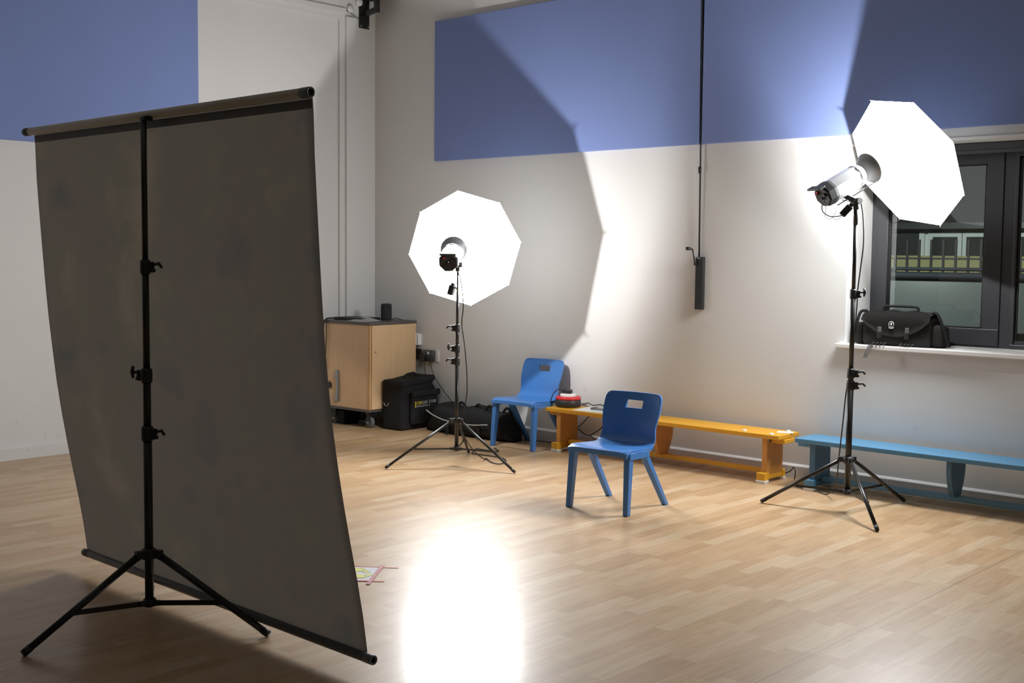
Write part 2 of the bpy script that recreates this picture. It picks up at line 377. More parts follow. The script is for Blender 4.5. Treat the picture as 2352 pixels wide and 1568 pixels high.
# window: frame, mullion, sash, glass, sill, blind box
FY = .36
w = bpy.data.objects.new('window_1', None); COL.objects.link(w); w.location = (WX0, FY, WZ0); tag(w, kind='structure')
INV = Matrix.Translation(-Vector((WX0, FY, WZ0)))
b = MB()
b.span((WX0, FY+.012, WZ0), (WX1, FY+.07, WZ0+.055)); b.span((WX0, FY+.012, WZ1-.09), (WX1, FY+.07, WZ1))
for x in (WX0+.025, 5.94, 6.86, 7.78, WX1-.03): b.span((x-.036, FY+.0105, WZ0+.001), (x+.036, FY+.0715, WZ1-.001))
b.build('window_frame', FRAME, w, inv=INV)
for (x0, x1) in ((5.03, 5.902), (5.978, 6.82), (6.90, 7.74), (7.82, 8.64)):
    b = MB(); st = .075 if x0 < 5.5 else .022; e2 = .115 if x0 < 5.5 else .022
    zb = WZ0+(.06 if x0 < 5.5 else .03)
    b.span((x0, FY, zb-.045), (x0+st, FY+.05, WZ1-.06), bevel=.003); b.span((x1-e2, FY, zb-.045), (x1, FY+.05, WZ1-.06), bevel=.003)
    b.span((x0+.001, FY-.001, zb-.0455), (x1-.001, FY+.051, zb+(.065 if st > .05 else .0)), bevel=.003); b.span((x0+.001, FY-.001, WZ1-.06-(.07 if st > .05 else .03)), (x1-.001, FY+.051, WZ1-.0595), bevel=.003)
    sh = b.build('window_sash', FRAME, w, inv=INV)
    g0, g1, gz0, gz1 = x0+st, x1-e2, zb+(.065 if st > .05 else 0), WZ1-.06-(.07 if st > .05 else .03)
    b = MB()
    for a, c in (((g0, gz0), (g0+.014, gz1)), ((g1-.014, gz0), (g1, gz1)), ((g0, gz0), (g1, gz0+.01)), ((g0, gz1-.01), (g1, gz1))):
        b.span((a[0], FY+.018, a[1]), (c[0], FY+.034, c[1]))
    b.build('gasket', GASKET, sh, inv=INV)
    MB().span((g0+.004, FY+.024, gz0+.004), (g1-.004, FY+.028, gz1-.004)).build('glass_pane', GLASS, sh, inv=INV)
b = MB().span((WX0, -.001, WZ0-.03), (WX1, FY+.03, WZ0)); b.span((WX0-.05, -.05, WZ0-.032), (WX1+.05, 0, WZ0), bevel=.006)
b.build('window_sill', WHITE, w, inv=INV)
b = MB().span((WX0+.03, .20, WZ1-.055), (WX1-.03, .30, WZ1-.002), bevel=.006); b.span((WX0+.03, .19, WZ1-.075), (WX1-.03, .21, WZ1-.05), bevel=.003)
b.build('blind_cassette', FRAME, w, inv=INV)
struct(MB().span((WX0-.0, -.012, WZ1-.002), (WX1, .0, WZ1+.02), bevel=.003), 'trim_3', WHITE)

# acoustic panels
def panel(a, c, label):
    return tag(MB().span(a, c, bevel=.004).build('acoustic_panel', PANEL), label, 'acoustic panel', 'blue acoustic wall panels')
panel((.886, -.04, 2.44), (3.762, -.001, 3.70), 'blue fabric acoustic panel high on the wall, left of the dark vertical gap')
panel((3.786, -.04, 2.44), (8.9, -.001, 3.70), 'blue fabric acoustic panel running from the dark vertical gap over the window')
panel((.001, -6.6, 2.412), (.04, -1.975, 3.695), 'blue fabric acoustic panel on the left-hand wall above the grey backdrop')
struct(MB().span((3.762, -.012, 2.44), (3.786, 0, 3.70)), 'trim_4', mat('navy_gap_strip', (.04, .055, .15), .7))

# cable trunking and junction boxes on the left wall
o = MB().span((.024, -.376, 0.1), (.05, -.268, 3.80), bevel=.003).build('cable_trunking', WALL)
tag(o, 'white vertical cable trunking running down the corner pilaster to the cabinet', 'cable trunking')
o = MB().span((.024, -6.5, 3.826), (.046, -.376, 3.872), bevel=.003).build('cable_trunking', WALL)
tag(o, 'white horizontal cable trunking along the beam at the top left', 'cable trunking')
Rx = frame((1, 0, 0))
def jbox(y, z, label):
    b = MB(); b.lathe([(.001, 0), (.036, 0), (.036, .024), (.033, .028), (.001, .029)], Matrix.Translation((.024, y, z)) @ Rx.to_4x4())
    return tag(b.build('junction_box', WHITE), label, 'junction box', 'round boxes in the top corner')
jbox(-.325, 3.875, 'round white junction box where the two trunkings meet, left one')
jbox(-.215, 3.955, 'round white junction box tucked behind the black wall bracket')
# black loudspeaker on wall bracket
t = empty('wall_speaker', (.024, -.147, 3.7), 'black box on a black steel wall bracket at the top of the room corner', 'speaker')
b = MB().span((0, -.063, .02), (.012, .063, .30), bevel=.004); b.build('bracket_plate', BLACK, t)
for y in (-.045, .045): MB().cyl((.012, y, .04), (.018, y, .04), .011).build('bolt', ALU, t)
b = MB(); b.poly([(.012, -.02, .13), (.19, -.02, .155), (.19, -.02, .20), (.012, -.02, .17)], (0, .04, 0)); b.span((.17, -.022, .15), (.21, .022, .30), bevel=.003)
b.build('bracket_arm', BLACK, t)
b = MB().span((-.0, -.12, .285), (.36, .12, .56), bevel=.02); b.build('speaker_body', BLACKP, t)
MB().cyl((.26, 0, .27), (.26, 0, .29), .018).build('adjusting_knob', BLACKP, t)
cable('thin_cable', [(.03, -.38, 3.86), (.045, -.33, 3.84), (.05, -.27, 3.81), (.036, -.215, 3.80)], .003, CABLE, 'thin dark cable from the white trunking to the black wall bracket')

# window winder
t = empty('window_winder', (3.785, 0, 1.19), 'black window winder box and long thin rod on the white wall', 'window winder')
MB().span((-.034, -.034, 0), (.034, -.001, .40), bevel=.003).build('gear_box', BLACKP, t)
MB().span((-.024, -.037, .385), (.012, -.033, .398)).build('silver_tag', ALU, t)
MB().cyl((-.012, -.018, .40), (-.012, -.045, 2.55), .0065, n=10).build('rod', BLACK, t)
MB().cyl((-.012, -.032, 1.03), (-.012, -.033, 1.08), .012).build('rod_joint', BLACK, t)
b = MB(); b.tube([(-.03, -.045, .345), (-.042, -.05, .42), (-.052, -.052, .46)], .0055); b.cyl((-.052, -.052, .46), (-.078, -.075, .462), .007); b.cyl((-.03, -.03, .345), (-.03, -.05, .345), .01)
h = b.build('crank_handle', BLACK, t); MB().cyl((-.066, -.062, .462), (-.088, -.085, .463), .013).build('knob', BLACKP, h)

# ------------------------------------------------------------------ tripods
def stand(name, loc, feet, sect, collars, label, zc=.335, zl=.13, lr=.0115, bh=.016, group=None):
    """sect: [(z0,z1,r)...]; collars: [(z,r,angle,style)]"""
    t = empty(name, loc, label, 'tripod stand', group=group)
    for i, (z0, z1, r) in enumerate(sect):
        MB().cyl((0, 0, z0), (0, 0, z1), r, n=24).build('pole_section', BLACK, t)
    for (z, r, ang, sty) in collars:
        c = MB(); c.lathe([(r*.85, -.03), (r+.005, -.03), (r+.007, -.02), (r+.007, .022), (r+.004, .03), (r*.6, .032)], Matrix.Translation((0, 0, z)), n=24)
        d = Vector((math.cos(ang), math.sin(ang), 0)); q = Vector((0, 0, 1)).cross(d)
        c.box(d*(r+.012)+Vector((0, 0, z)), (.03, .02, .045), rot=frame((0, 0, 1), d), bevel=.003)
        cc = c.build('collar', BLACKP, t)
        k = MB()
        p0 = d*(r+.02)+Vector((0, 0, z+.012))
        if sty == 'lever':
            k.tube([p0, p0+d*.02, p0+d*.035+Vector((0, 0, .004)), p0+d*.05+Vector((0, 0, -.014))], [.006, .006, .007, .006], n=10)
        else:
            k.cyl(p0, p0+d*.028, .006); k.tube([p0+d*.03+Vector((0, 0, -.026)), p0+d*.034, p0+d*.03+Vector((0, 0, .026))], [.005, .009, .006], n=10)
        k.cyl(p0+Vector((0, 0, -.026)), p0+Vector((0, 0, -.026))+d*.014, .007)
        k.build('clamp_knob', BLACKP, cc)
    r0 = sect[0][2]
    b = MB(); b.lathe([(r0*.9, -.022), (r0+.012, -.022), (r0+.014, -.01), (r0+.014, .012), (r0+.008, .02), (r0*.9, .022)], Matrix.Translation((0, 0, zc)), n=24)
    for (fx, fy) in feet:
        d = Vector((fx, fy, 0)).normalized(); b.box(d*(r0+.022)+Vector((0, 0, zc)), (.04, .03, .032), rot=frame((0, 0, 1), d), bevel=.003)
    b.build('leg_hub', BLACKP, t)
    b = MB(); b.lathe([(r0*.9, -.015), (r0+.008, -.015), (r0+.008, .015), (r0*.9, .015)], Matrix.Translation((0, 0, zl)), n=24)
    for (fx, fy) in feet:
        d = Vector((fx, fy, 0)).normalized(); b.box(d*(r0+.016)+Vector((0, 0, zl)), (.03, .024, .02), rot=frame((0, 0, 1), d), bevel=.002)
    b.cyl((0, 0, zl-.02), (0, 0, zl-.005), r0*.7)
    b.build('brace_hub', BLACKP, t)
    for (fx, fy) in feet:
        d = Vector((fx, fy, 0)); L = d.length; d.normalize()
        A = d*(r0+.03)+Vector((0, 0, zc-.005)); B = d*L+Vector((0, 0, .011))
        lg = MB().cyl(A, B, lr, lr*.93, n=16); lg.cyl(A, A+(B-A)*.02, lr+.0025)
        lo = lg.build('leg', BLACK, t)
        MB().tube([B-(B-A).normalized()*.035, B-(B-A).normalized()*.004], [lr+.001, lr], n=16).build('rubber_foot', BLACKP, lo)
        tt = .60; Q = A.lerp(B, tt); P0 = d*(r0+.02)+Vector((0, 0, zl))
        bd = (Q-P0); yv = Vector((0, 0, 1)).cross(d)
        br = MB().box((P0+Q)/2, (.006, bh, bd.length), rot=frame(bd, yv), bevel=.001)
        br.cyl(Q-yv*.015, Q+yv*.015, .006)
        br.build('brace', BLACK, t)
    return t

SB = (4.366, -5.054, 0)
stB = stand('tripod_stand', SB, [(-.013, -.55), (.483, .265), (-.47, .286)],
    [(.095, .85, .0185), (.85, 1.10, .0165), (1.10, 1.56, .0145), (1.56, 2.140, .0125)],
    [(.83, .0185, math.radians(20), 'lever'), (1.075, .0165, math.radians(205), 'tee'), (1.53, .0145, math.radians(20), 'lever')],
    'tall black tripod stand holding up the grey canvas backdrop', zc=.317, zl=.105, lr=.0155, bh=.022)
SL = (2.538, -1.380, 0)
stL = stand('tripod_stand', SL, [(-.247, -.497), (.547, .057), (-.30, .44)],
    [(.12, .80, .0150), (.80, .905, .0135), (.905, 1.058, .0118), (1.058, 1.30, .0098), (1.30, 1.515, .0075)],
    [(.79, .0145, math.radians(215), 'lever'), (.885, .0135, math.radians(215), 'tee'), (1.04, .0118, math.radians(215), 'lever')],
    'black tripod light stand beside the nylon bags, left of the two lamp stands', zc=.344, zl=.13, lr=.0105, bh=.013)
SR = (5.429, -.796, 0)
stR = stand('tripod_stand', SR, [(-.524, -.152), (.391, -.393), (.133, .544)],
    [(.115, .81, .0190), (.81, .89, .0165), (.89, 1.37, .0145), (1.37, 1.80, .0118), (1.80, 1.925, .0135)],
    [(.80, .0185, math.radians(20), 'lever'), (.875, .0165, math.radians(20), 'lever'), (1.37, .0140, math.radians(30), 'tee')],
    'black tripod light stand in front of the window and blue bench', zc=.332, zl=.13, lr=.0125, bh=.015)

# ------------------------------------------------------------------ grey backdrop
t = empty('backdrop', (4.366, -5.01, 2.165), 'mottled grey-brown canvas backdrop hanging between two tubes from the tall stand', 'photo backdrop')
inv = Matrix.Translation(-Vector((4.366, -5.01, 2.165)))
prof = [(2.176, -4.992), (2.150, -4.987), (2.10, -4.984), (1.95, -4.982), (1.80, -4.975), (1.62, -4.966), (1.45, -4.957), (1.28, -4.946), (1.12, -4.932), (.95, -4.914), (.80, -4.893), (.65, -4.868), (.50, -4.84), (.36, -4.812), (.22, -4.788), (.10, -4.772), (.065, -4.768)]
prof = [(p[1], p[2]) for p in [(0, q.x, q.y) for q in [Vector((a, c, 0)) for a, c in prof]]]
NX = 40; bm = bmesh.new(); rows = []
for i, (z, y) in enumerate(prof):
    row = []
    for j in range(NX+1):
        u = j/NX; sw = (2.15-z)/2.1; x = 3.235+.040*sw+(2.187+.008*sw)*u
        ww = .006*math.sin(u*9+z*1.5)*min(1, max(0, (2.1-z)))*min(1, z*2)
        row.append(bm.verts.new((x, y-.018*(u-.5)*2+ww, z)))
    rows.append(row)
for i in range(len(rows)-1):
    for j in range(NX):
        f = bm.faces.new((rows[i][j], rows[i][j+1], rows[i+1][j+1], rows[i+1][j])); f.smooth = True
bm.transform(inv); me = bpy.data.meshes.new('canvas_sheet'); bm.to_mesh(me); bm.free(); me.materials.append(CANVAS)
o = bpy.data.objects.new('canvas_sheet', me); COL.objects.link(o); o.parent = t
md = o.modifiers.new('thickness', 'SOLIDIFY'); md.thickness = .002
def roller(a, b_, r, nm, m):
    a, b_ = Vector(a), Vector(b_); d = (b_-a).normalized()
    ro = MB().cyl(a+d*.03, b_-d*.03, r, n=28).build(nm, m, t, inv=inv)
    for q, s_ in ((a, 1), (b_, -1)):
        f = frame(d*s_).to_4x4(); f.translation = q
        MB().lathe([(r*.72, .012), (r*.72, .0), (r*1.02, 0), (r*1.06, .004), (r*1.06, .05), (r*.9, .052)], f, n=28).build('end_cap', CAPG, ro, inv=inv)
    return ro
roller((3.190, -4.993, 2.163), (5.443, -5.030, 2.165), .0185, 'top_tube', TUBEC)
roller((3.265, -4.765, .074), (5.522, -4.802, .067), .0180, 'bottom_tube', CAPG)
b = MB().box((4.333, -4.990, 2.128), (2.17, .006, .032), rot=Matrix.Rotation(-.0166, 3, 'Z')); b.build('tube_shade_strip', DGREY, t, inv=inv)  # dark strip put in for the shade below the top tube
b = MB().span((4.35, -5.062, 2.138), (4.382, -5.02, 2.15)); b.box((4.366, -5.035, 2.145), (.03, .03, .02)); b.build('hanging_hook', BLACK, t, inv=inv)

# ------------------------------------------------------------------ lamp heads and umbrellas
def lamp(name, rim, n, label, strength, stand_top, bulb=None, bulbr=.016):
    n = Vector(n).normalized(); rim = Vector(rim); F = frame(n); Z = F.to_4x4(); 
    root = empty(name, stand_top, label, 'studio lamp'); inv = Matrix.Translation(-Vector(stand_top))
    def T(s): q = Z.copy(); q.translation = rim+n*s; return q
    yv = F @ Vector((0, 1, 0)); xv = F @ Vector((1, 0, 0))
    # body: eight-sided casing
    b = MB(); R8 = .074
    pr = [(R8*.96, -.335), (R8, -.33), (R8, -.13)]
    b.lathe(pr, T(0) @ Matrix.Rotation(PI/8, 4, 'Z'), n=8)
    for f in b.bm.faces: f.smooth = False
    b.lathe([(R8*.95, -.132), (R8*1.0, -.125), (R8*.97, -.10), (R8*.75, -.075), (.04, -.07)], T(0))
    body = b.build('lamp_body', LAMPGREY, root, inv=inv)
    b = MB(); b.lathe([(R8*1.03, -.33), (R8*1.05, -.35), (R8*1.0, -.395), (R8*.86, -.405), (.001, -.40)], T(0) @ Matrix.Rotation(PI/8, 4, 'Z'), n=8)
    for f in b.bm.faces: f.smooth = False
    b.box(rim-n*.425+yv*.066, (.12, .014, .05), rot=F, bevel=.005)
    bk = b.build('control_panel', BLACKP, root, inv=inv)
    b = MB()
    for (ux, uy, rr) in ((-.028, .01, .012), (.002, -.012, .009), (.03, .02, .007)): b.cyl(rim-n*.405+xv*ux+yv*uy, rim-n*.415+xv*ux+yv*uy, rr)
    b.build('dial', BLACKP, bk, inv=inv)
    MB().cyl(rim-n*.405+xv*.03+yv*.03, rim-n*.412+xv*.03+yv*.03, .009).build('red_button', RED, bk, inv=inv)
    b = MB()
    b.lathe([(.035, -.095), (.048, -.09), (.060, -.06), (.083, -.015), (.098, 0), (.101, .003), (.101, .008), (.097, .008)], T(0), n=36)
    b.build('reflector_bowl', BOWL, root, inv=inv)
    b = MB()
    b.lathe([(.03, -.088), (.046, -.086), (.057, -.058), (.080, -.014), (.096, .004)], T(0), n=36)
    b.build('bowl_lining', BOWLIN, root, inv=inv)
    # mounting bracket with tilt handle
    st = Vector(stand_top)
    b = MB(); under = rim-n*.24-yv*(-1 if yv.z < 0 else 1)*R8
    b.box((under+st)/2+Vector((0, 0, .0)), (.034, .03, (under-st).length+.02), rot=frame(under-st), bevel=.004)
    b.cyl(st-xv*.035, st+xv*.035, .02); b.cyl(st+Vector((0, 0, -.05)), st, .017)
    b.build('tilt_bracket', BLACKP, root, inv=inv)
    b = MB().tube([st+xv*.03, st+xv*.06, st+xv*.13+Vector((0, 0, .012))], [.006, .005, .004]); b.build('tilt_handle', ALU, root, inv=inv)
    bc = Vector(bulb) if bulb else rim-n*.012
    b = MB(); 
    bmesh.ops.create_icosphere(b.bm, subdivisions=3, radius=bulbr, matrix=Matrix.Translation(bc))
    b.build('bulb', emit_mat('modelling_bulb', BULB_COL, strength), root, smooth=True, inv=inv)
    return root
def umbrella(name, c, n, R, rot, depth, label, strength, shaft_to, back):
    c, n = Vector(c), Vector(n).normalized()
    e1 = n.cross(Vector((0, 0, 1))).normalized(); e2 = e1.cross(n)
    apex = c+n*depth
    root = empty(name, apex, label, 'umbrella'); inv = Matrix.Translation(-apex)
    def rib(k, t): a = rot+k*PI/4; return c+(e1*math.cos(a)+e2*math.sin(a))*R*t+n*depth*(1-t*t)
    bm = bmesh.new(); NR = 8; NS = 4; rings = []
    for i in range(1, NR+1):
        t = i/NR; ring = []
        for k in range(8):
            for j in range(NS):
                u = j/NS; q = rib(k, t).lerp(rib(k+1, t), u); q -= n*(.012*math.sin(PI*u)*t*(1-t)*4)
                ring.append(bm.verts.new(q))
        rings.append(ring)
    top = bm.verts.new(apex); m_ = len(rings[0])
    fs = []
    for j in range(m_): fs.append(bm.faces.new((top, rings[0][j], rings[0][(j+1) % m_])))
    for i in range(NR-1):
        for j in range(m_): fs.append(bm.faces.new((rings[i][j], rings[i+1][j], rings[i+1][(j+1) % m_], rings[i][(j+1) % m_])))
    bm.normal_update()
    if sum((f.normal.dot(-n) for f in fs)) < 0: bmesh.ops.reverse_faces(bm, faces=fs)
    bm.transform(inv); me = bpy.data.meshes.new('canopy'); bm.to_mesh(me); bm.free(); me.materials.append(umbrella_mat('emissive_umbrella_fabric', strength, back))
    o = bpy.data.objects.new('canopy', me); COL.objects.link(o); o.parent = root
    for k in range(8):
        pts = [rib(k, t)-n*.004 for t in (.04, .2, .4, .6, .8, .97, 1.02)]
        rb = MB().tube(pts, .0022, n=6).build('rib', CHROME, root, inv=inv)
        MB().tube([rib(k, .99), rib(k, 1.03)], [.004, .003], n=8).build('rib_tip', CHROME, rb, inv=inv)
    MB().cyl(apex+n*.03, Vector(shaft_to), .004, n=10).build('shaft', CHROME, root, inv=inv)
    MB().lathe([(.001, .03), (.008, .028), (.012, .0), (.014, -.01)], Matrix.Translation(apex) @ frame(n).to_4x4()).build('ferrule', BLACKP, root, inv=inv)
    return root
nR = Vector((.343, .819, .46)).normalized(); upR = (Vector((0, 0, 1))-nR*nR.z).normalized()
bR = Vector((5.411, -.676, 2.02))
lampR = lamp('studio_lamp', bR+nR*.10+upR*.10, nR, 'silver-grey studio lamp head tilted up into the umbrella by the window', BULB_R, (5.43, -.797, 1.945))
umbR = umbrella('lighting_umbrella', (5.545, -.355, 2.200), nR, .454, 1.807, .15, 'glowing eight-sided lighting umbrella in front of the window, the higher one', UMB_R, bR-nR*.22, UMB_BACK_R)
nL = Vector((-.538, .842, .039)).normalized()
nLb = Vector((-.62, .75, .23)).normalized()
bL = Vector((2.441, -1.328, 1.624))
lampL = lamp('studio_lamp', bL+nLb*.012, nLb, 'studio lamp head seen from behind against the left umbrella', BULB_L, (2.538, -1.380, 1.515))
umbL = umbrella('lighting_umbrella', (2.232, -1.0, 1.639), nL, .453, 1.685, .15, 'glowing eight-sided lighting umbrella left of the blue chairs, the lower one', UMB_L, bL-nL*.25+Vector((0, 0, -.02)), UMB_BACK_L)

for o in (lampR, lampL): o['group'] = 'studio lamp heads'
for o in (umbR, umbL): o['group'] = 'lit umbrellas'
for o in (stL, stR, stB): o['group'] = 'black tripod stands'
# radio triggers and their leads, lamp power cables
def trigger(loc, ax, label, clipto):
    t = empty('radio_trigger', loc, label, 'radio trigger', group='boxes hanging from the lamps')
    F = frame(ax)
    MB().box((0, 0, 0), (.05, .042, .075), rot=F, bevel=.006).build('trigger_body', BLACKP, t)
    MB().box(F @ Vector((0, 0, .045)), (.03, .025, .02), rot=F, bevel=.003).build('trigger_foot', BLACKP, t)
    q = Vector(clipto)-Vector(loc); MB().tube([F @ Vector((0, 0, .05)), q], .006, n=8).build('clip', CHROME, t)
    return t
trigger((5.385, -.84, 1.885), (.55, .35, .75), 'black radio trigger box hanging under the right studio lamp', (5.425, -.80, 1.92))
trigger((2.505, -1.41, 1.325), (.25, .1, .9), 'black radio trigger box clipped to the left lamp stand', (2.535, -1.385, 1.33))
cable('sync_cable', [(5.315, -.985, 1.94), (5.285, -.96, 1.91), (5.28, -.93, 1.875), (5.31, -.90, 1.85), (5.345, -.87, 1.85), (5.37, -.85, 1.86)], .0035, CABLE, 'curled dark lead from the right lamp head to its trigger box')
cable('thin_cable', [(5.325, -.985, 1.93), (5.305, -.95, 1.89), (5.29, -.92, 1.845), (5.315, -.9, 1.835), (5.345, -.88, 1.885), (5.325, -.89, 1.845), (5.345, -.87, 1.83), (5.375, -.845, 1.865)], .0016, CABLE, 'very thin looped aerial wire beside the right trigger box')
cable('power_cable', [(5.455, -.79, 1.96), (5.466, -.77, 1.844), (5.468, -.76, 1.682), (5.450, -.755, 1.520), (5.441, -.765, 1.384), (5.440, -.765, 1.303), (5.428, -.765, 1.085), (5.412, -.765, .892), (5.378, -.75, .751), (5.335, -.70, .525), (5.275, -.62, .30), (5.21, -.52, .12), (5.10, -.42, .012), (4.98, -.36, .008), (4.80, -.3, .006)], .0042, CABLE, 'black power cable hanging down the right lamp stand to the floor')
cable('power_cable', [(2.53, -1.41, 1.53), (2.55, -1.36, 1.40), (2.550, -1.33, 1.214), (2.537, -1.33, 1.066), (2.571, -1.33, .887), (2.596, -1.33, .658), (2.589, -1.33, .509), (2.545, -1.33, .355), (2.545, -1.32, .24), (2.56, -1.22, .10), (2.54, -1.08, .012), (2.504, -1.02, .006), (2.66, -1.12, .006), (2.75, -1.12, .006), (2.68, -.98, .006), (2.55, -.91, .006), (2.40, -.92, .006), (2.27, -.93, .006), (2.2, -.84, .006), (2.14, -.74, .006), (2.35, -.72, .006), (2.2, -.60, .006)], .0042, CABLE, 'black power cable hanging behind the left lamp stand and looping on the floor')

# ------------------------------------------------------------------ chairs
def chair(loc, rz, label):
    t = empty('school_chair', loc, label, 'chair', rz, group='blue plastic school chairs')
    # profile (y, z, halfwidth)
    P = [(-.248, .389, .221), (-.246, .3925, .2225), (-.238, .396, .224), (-.20, .400, .225), (-.14, .398, .224), (-.08, .394, .222), (-.02, .391, .219), (.03, .389, .216),
         (.065, .392, .213), (.095, .402, .209), (.115, .420, .206), (.128, .445, .203), (.136, .475, .200), (.143, .510, .2015), (.152, .545, .208), (.163, .580, .213), (.1735, .612, .2145), (.1900, .662, .2135), (.197, .682, .2105), (.2025, .697, .203), (.2055, .706, .193), (.2075, .7115, .180), (.208, .713, .165)]
    NU = 24; SPL = 9
    us = [math.sin(PI/2*(-1+2*j/NU))*.35+(-1+2*j/NU)*.65 for j in range(NU+1)]
    js = [min(range(NU+1), key=lambda j: abs(us[j]*.2135+.066)), min(range(NU+1), key=lambda j: abs(us[j]*.2135-.066))]
    def pt(i, j):
        y, z, hw = P[i]; u = us[j]
        back = max(0, min(1, (i-8)/5))
        yy = y-back*.030*u*u+(1-back)*0; zz = z+(1-back)*(.012*u*u if i > 2 else 0)-(.010*abs(u)**8 if i < 9 else 0)
        return Vector((hw*u, yy, zz))
    def part(rows, name, off, hole=None):
        bm = bmesh.new(); A = []; B = []
        for i in rows:
            k = max(0, min(1, (i-7)/5)); d = Vector((0, off*k, -off*(1-k)*1.25))
            A.append([bm.verts.new(pt(i, j)) for j in range(NU+1)]); B.append([bm.verts.new(pt(i, j)+d+Vector((-.003*us[j], 0, 0))) for j in range(NU+1)])
        n = len(rows)
        def hol(a, j): return hole and 0 <= a < n-1 and rows[a] == 16 and js[0] <= j < js[1]
        def q(*v, smooth=False):
            f = bm.faces.new(v); f.smooth = smooth
        for a in range(n-1):
            for j in range(NU):
                if hol(a, j): continue
                q(A[a][j], A[a][j+1], A[a+1][j+1], A[a+1][j], smooth=True); q(B[a][j], B[a+1][j], B[a+1][j+1], B[a][j+1], smooth=True)
            q(A[a][0], A[a+1][0], B[a+1][0], B[a][0]); q(A[a][NU], B[a][NU], B[a+1][NU], A[a+1][NU])
        for j in range(NU):
            if not hole: q(A[0][j], B[0][j], B[0][j+1], A[0][j+1])
            else: q(A[n-1][j], A[n-1][j+1], B[n-1][j+1], B[n-1][j])
        if hole:
            a = rows.index(16)
            for j in range(js[0], js[1]): q(A[a][j], A[a][j+1], B[a][j+1], B[a][j]); q(A[a+1][j], B[a+1][j], B[a+1][j+1], A[a+1][j+1])
            for j in js: q(A[a][j], A[a+1][j], B[a+1][j], B[a][j])
        bmesh.ops.recalc_face_normals(bm, faces=bm.faces[:])
        me = bpy.data.meshes.new(name); bm.to_mesh(me); bm.free(); me.materials.append(CHAIR)
        o = bpy.data.objects.new(name, me); COL.objects.link(o); o.parent = t
        bv = o.modifiers.new('round', 'BEVEL'); bv.width = .004; bv.segments = 3; bv.limit_method = 'ANGLE'; bv.angle_limit = math.radians(45); bv.harden_normals = True
        return o
    part(list(range(0, SPL+1)), 'seat', .022)
    part(list(range(SPL, len(P))), 'backrest', .020, True)
    for s in (-1, 1):
        for (fy, ty, tz, sl) in ((-.228, -.198, .368, 'f'), (.228, -.028, .365, 'r')):
            A = Vector((s*.206, ty, tz)); B = Vector((s*.216, fy, 0)); b = MB()
            w0, w1 = (.051, .040); d0, d1 = (.043, .034)
            ra = [A+Vector((dx*w0*.5 if False else dx*d0*.5, dy*w0*.5, 0)) for dx, dy in ((-1, -1), (1, -1), (1, 1), (-1, 1))]
            rb = [B+Vector((dx*d1*.5, dy*w1*.5, 0)) for dx, dy in ((-1, -1), (1, -1), (1, 1), (-1, 1))]
            va = [b.bm.verts.new(q) for q in ra]; vb = [b.bm.verts.new(q) for q in rb]
            b.bm.faces.new(va); b.bm.faces.new(vb[::-1])
            for k in range(4): b.bm.faces.new((va[k], vb[k], vb[(k+1) % 4], va[(k+1) % 4]))
            bmesh.ops.bevel(b.bm, geom=b.bm.edges[:], offset=.0055, segments=2, profile=.5, affect='EDGES')
            b.build('leg', CHAIR, t, smooth=False)
        b = MB(); b.poly([(s*.187, -.226, .345), (s*.187, -.224, .372), (s*.187, -.210, .386), (s*.187, -.12, .388), (s*.187, -.03, .384), (s*.187, .006, .366), (s*.187, .004, .345), (s*.187, -.045, .344), (s*.187, -.10, .350), (s*.187, -.165, .344)], (s*.046, 0, 0))
        bmesh.ops.bevel(b.bm, geom=b.bm.edges[:], offset=.006, segments=3, profile=.5, affect='EDGES')
        b.build('leg_bridge', CHAIR, t)
    return t
ch1 = chair((4.288, -1.673, 0), math.radians(4), 'blue plastic school chair alone in the middle of the wooden floor')
ch2 = copy_tree(ch1); ch2.location = (2.293, -.262, 0); ch2.rotation_euler = (0, 0, math.radians(2))
ch2['label'] = 'blue plastic school chair against the wall beside the yellow bench'

# ------------------------------------------------------------------ balance benches
def bench():
    t = empty('bench', (2.525, -.205, 0), 'long yellow painted wooden gym bench behind the front chair', 'bench', group='low wooden gym benches')
    L = 2.155
    MB().span((0, -.14, .318), (L, .145, .350), bevel=.005).build('bench_top', YEL, t)
    for x in (.125, L-.125):
        s = 1 if x > 1 else -1
        e = MB(); e.span((x-.022, -.115, .045), (x+.022, .105, .318), bevel=.003); e.build('end_leg', YELD, t)
        f = MB(); f.span((x-.034, -.163, .02), (x+.034, -.105, .075), bevel=.004); f.span((x-.034, .095, .02), (x+.034, .125, .075), bevel=.004); f.span((x-.025, -.12, .025), (x+.025, .11, .055), bevel=.003)
        ft = f.build('foot_block', YEL, t)
        for y in (-.14, .112): MB().span((x-.036, y-.028 if y < 0 else y-.018, 0), (x+.038, y+.03 if y < 0 else y+.016, .022), bevel=.003).build('rubber_pad', PAD, ft)
        MB().span((x+s*.024, -.112, .292), (x+s*.030, -.03, .316)).build('metal_bracket', ALU, t)
        k = MB(); k.span((x+s*.03, -.075, .285), (x+s*.135, .07, .316), bevel=.004); k.build('hook_block', YEL, t)
    # tapering middle leg
    pts = []
    for i in range(13):
        z = .078+(.318-.078)*i/12; u = i/12; w_ = .050+.066*math.sin(min(1, u*1.3)*PI/2); pts.append((z, w_))
    b = MB(); b.poly([(L/2-.016, -.005-w_, z) for z, w_ in pts]+[(L/2-.016, -.005+w_, z) for z, w_ in pts[::-1]], (.032, 0, 0)); b.build('middle_leg', YELD, t)
    MB().span((.15, -.028, .050), (L-.15, .022, .085), bevel=.004).build('lower_rail', YEL, t)
    for x, y in ((L-.30, -.10), (L-.06, .10), (L-.07, -.12)):
        q = MB(); q.lathe([(.0, .012), (.012, .011), (.016, .006), (.016, 0)], Matrix.Translation((x, y, .350)), n=16); q.build('rubber_stud', PAD, t)
    return t
bn = bench()
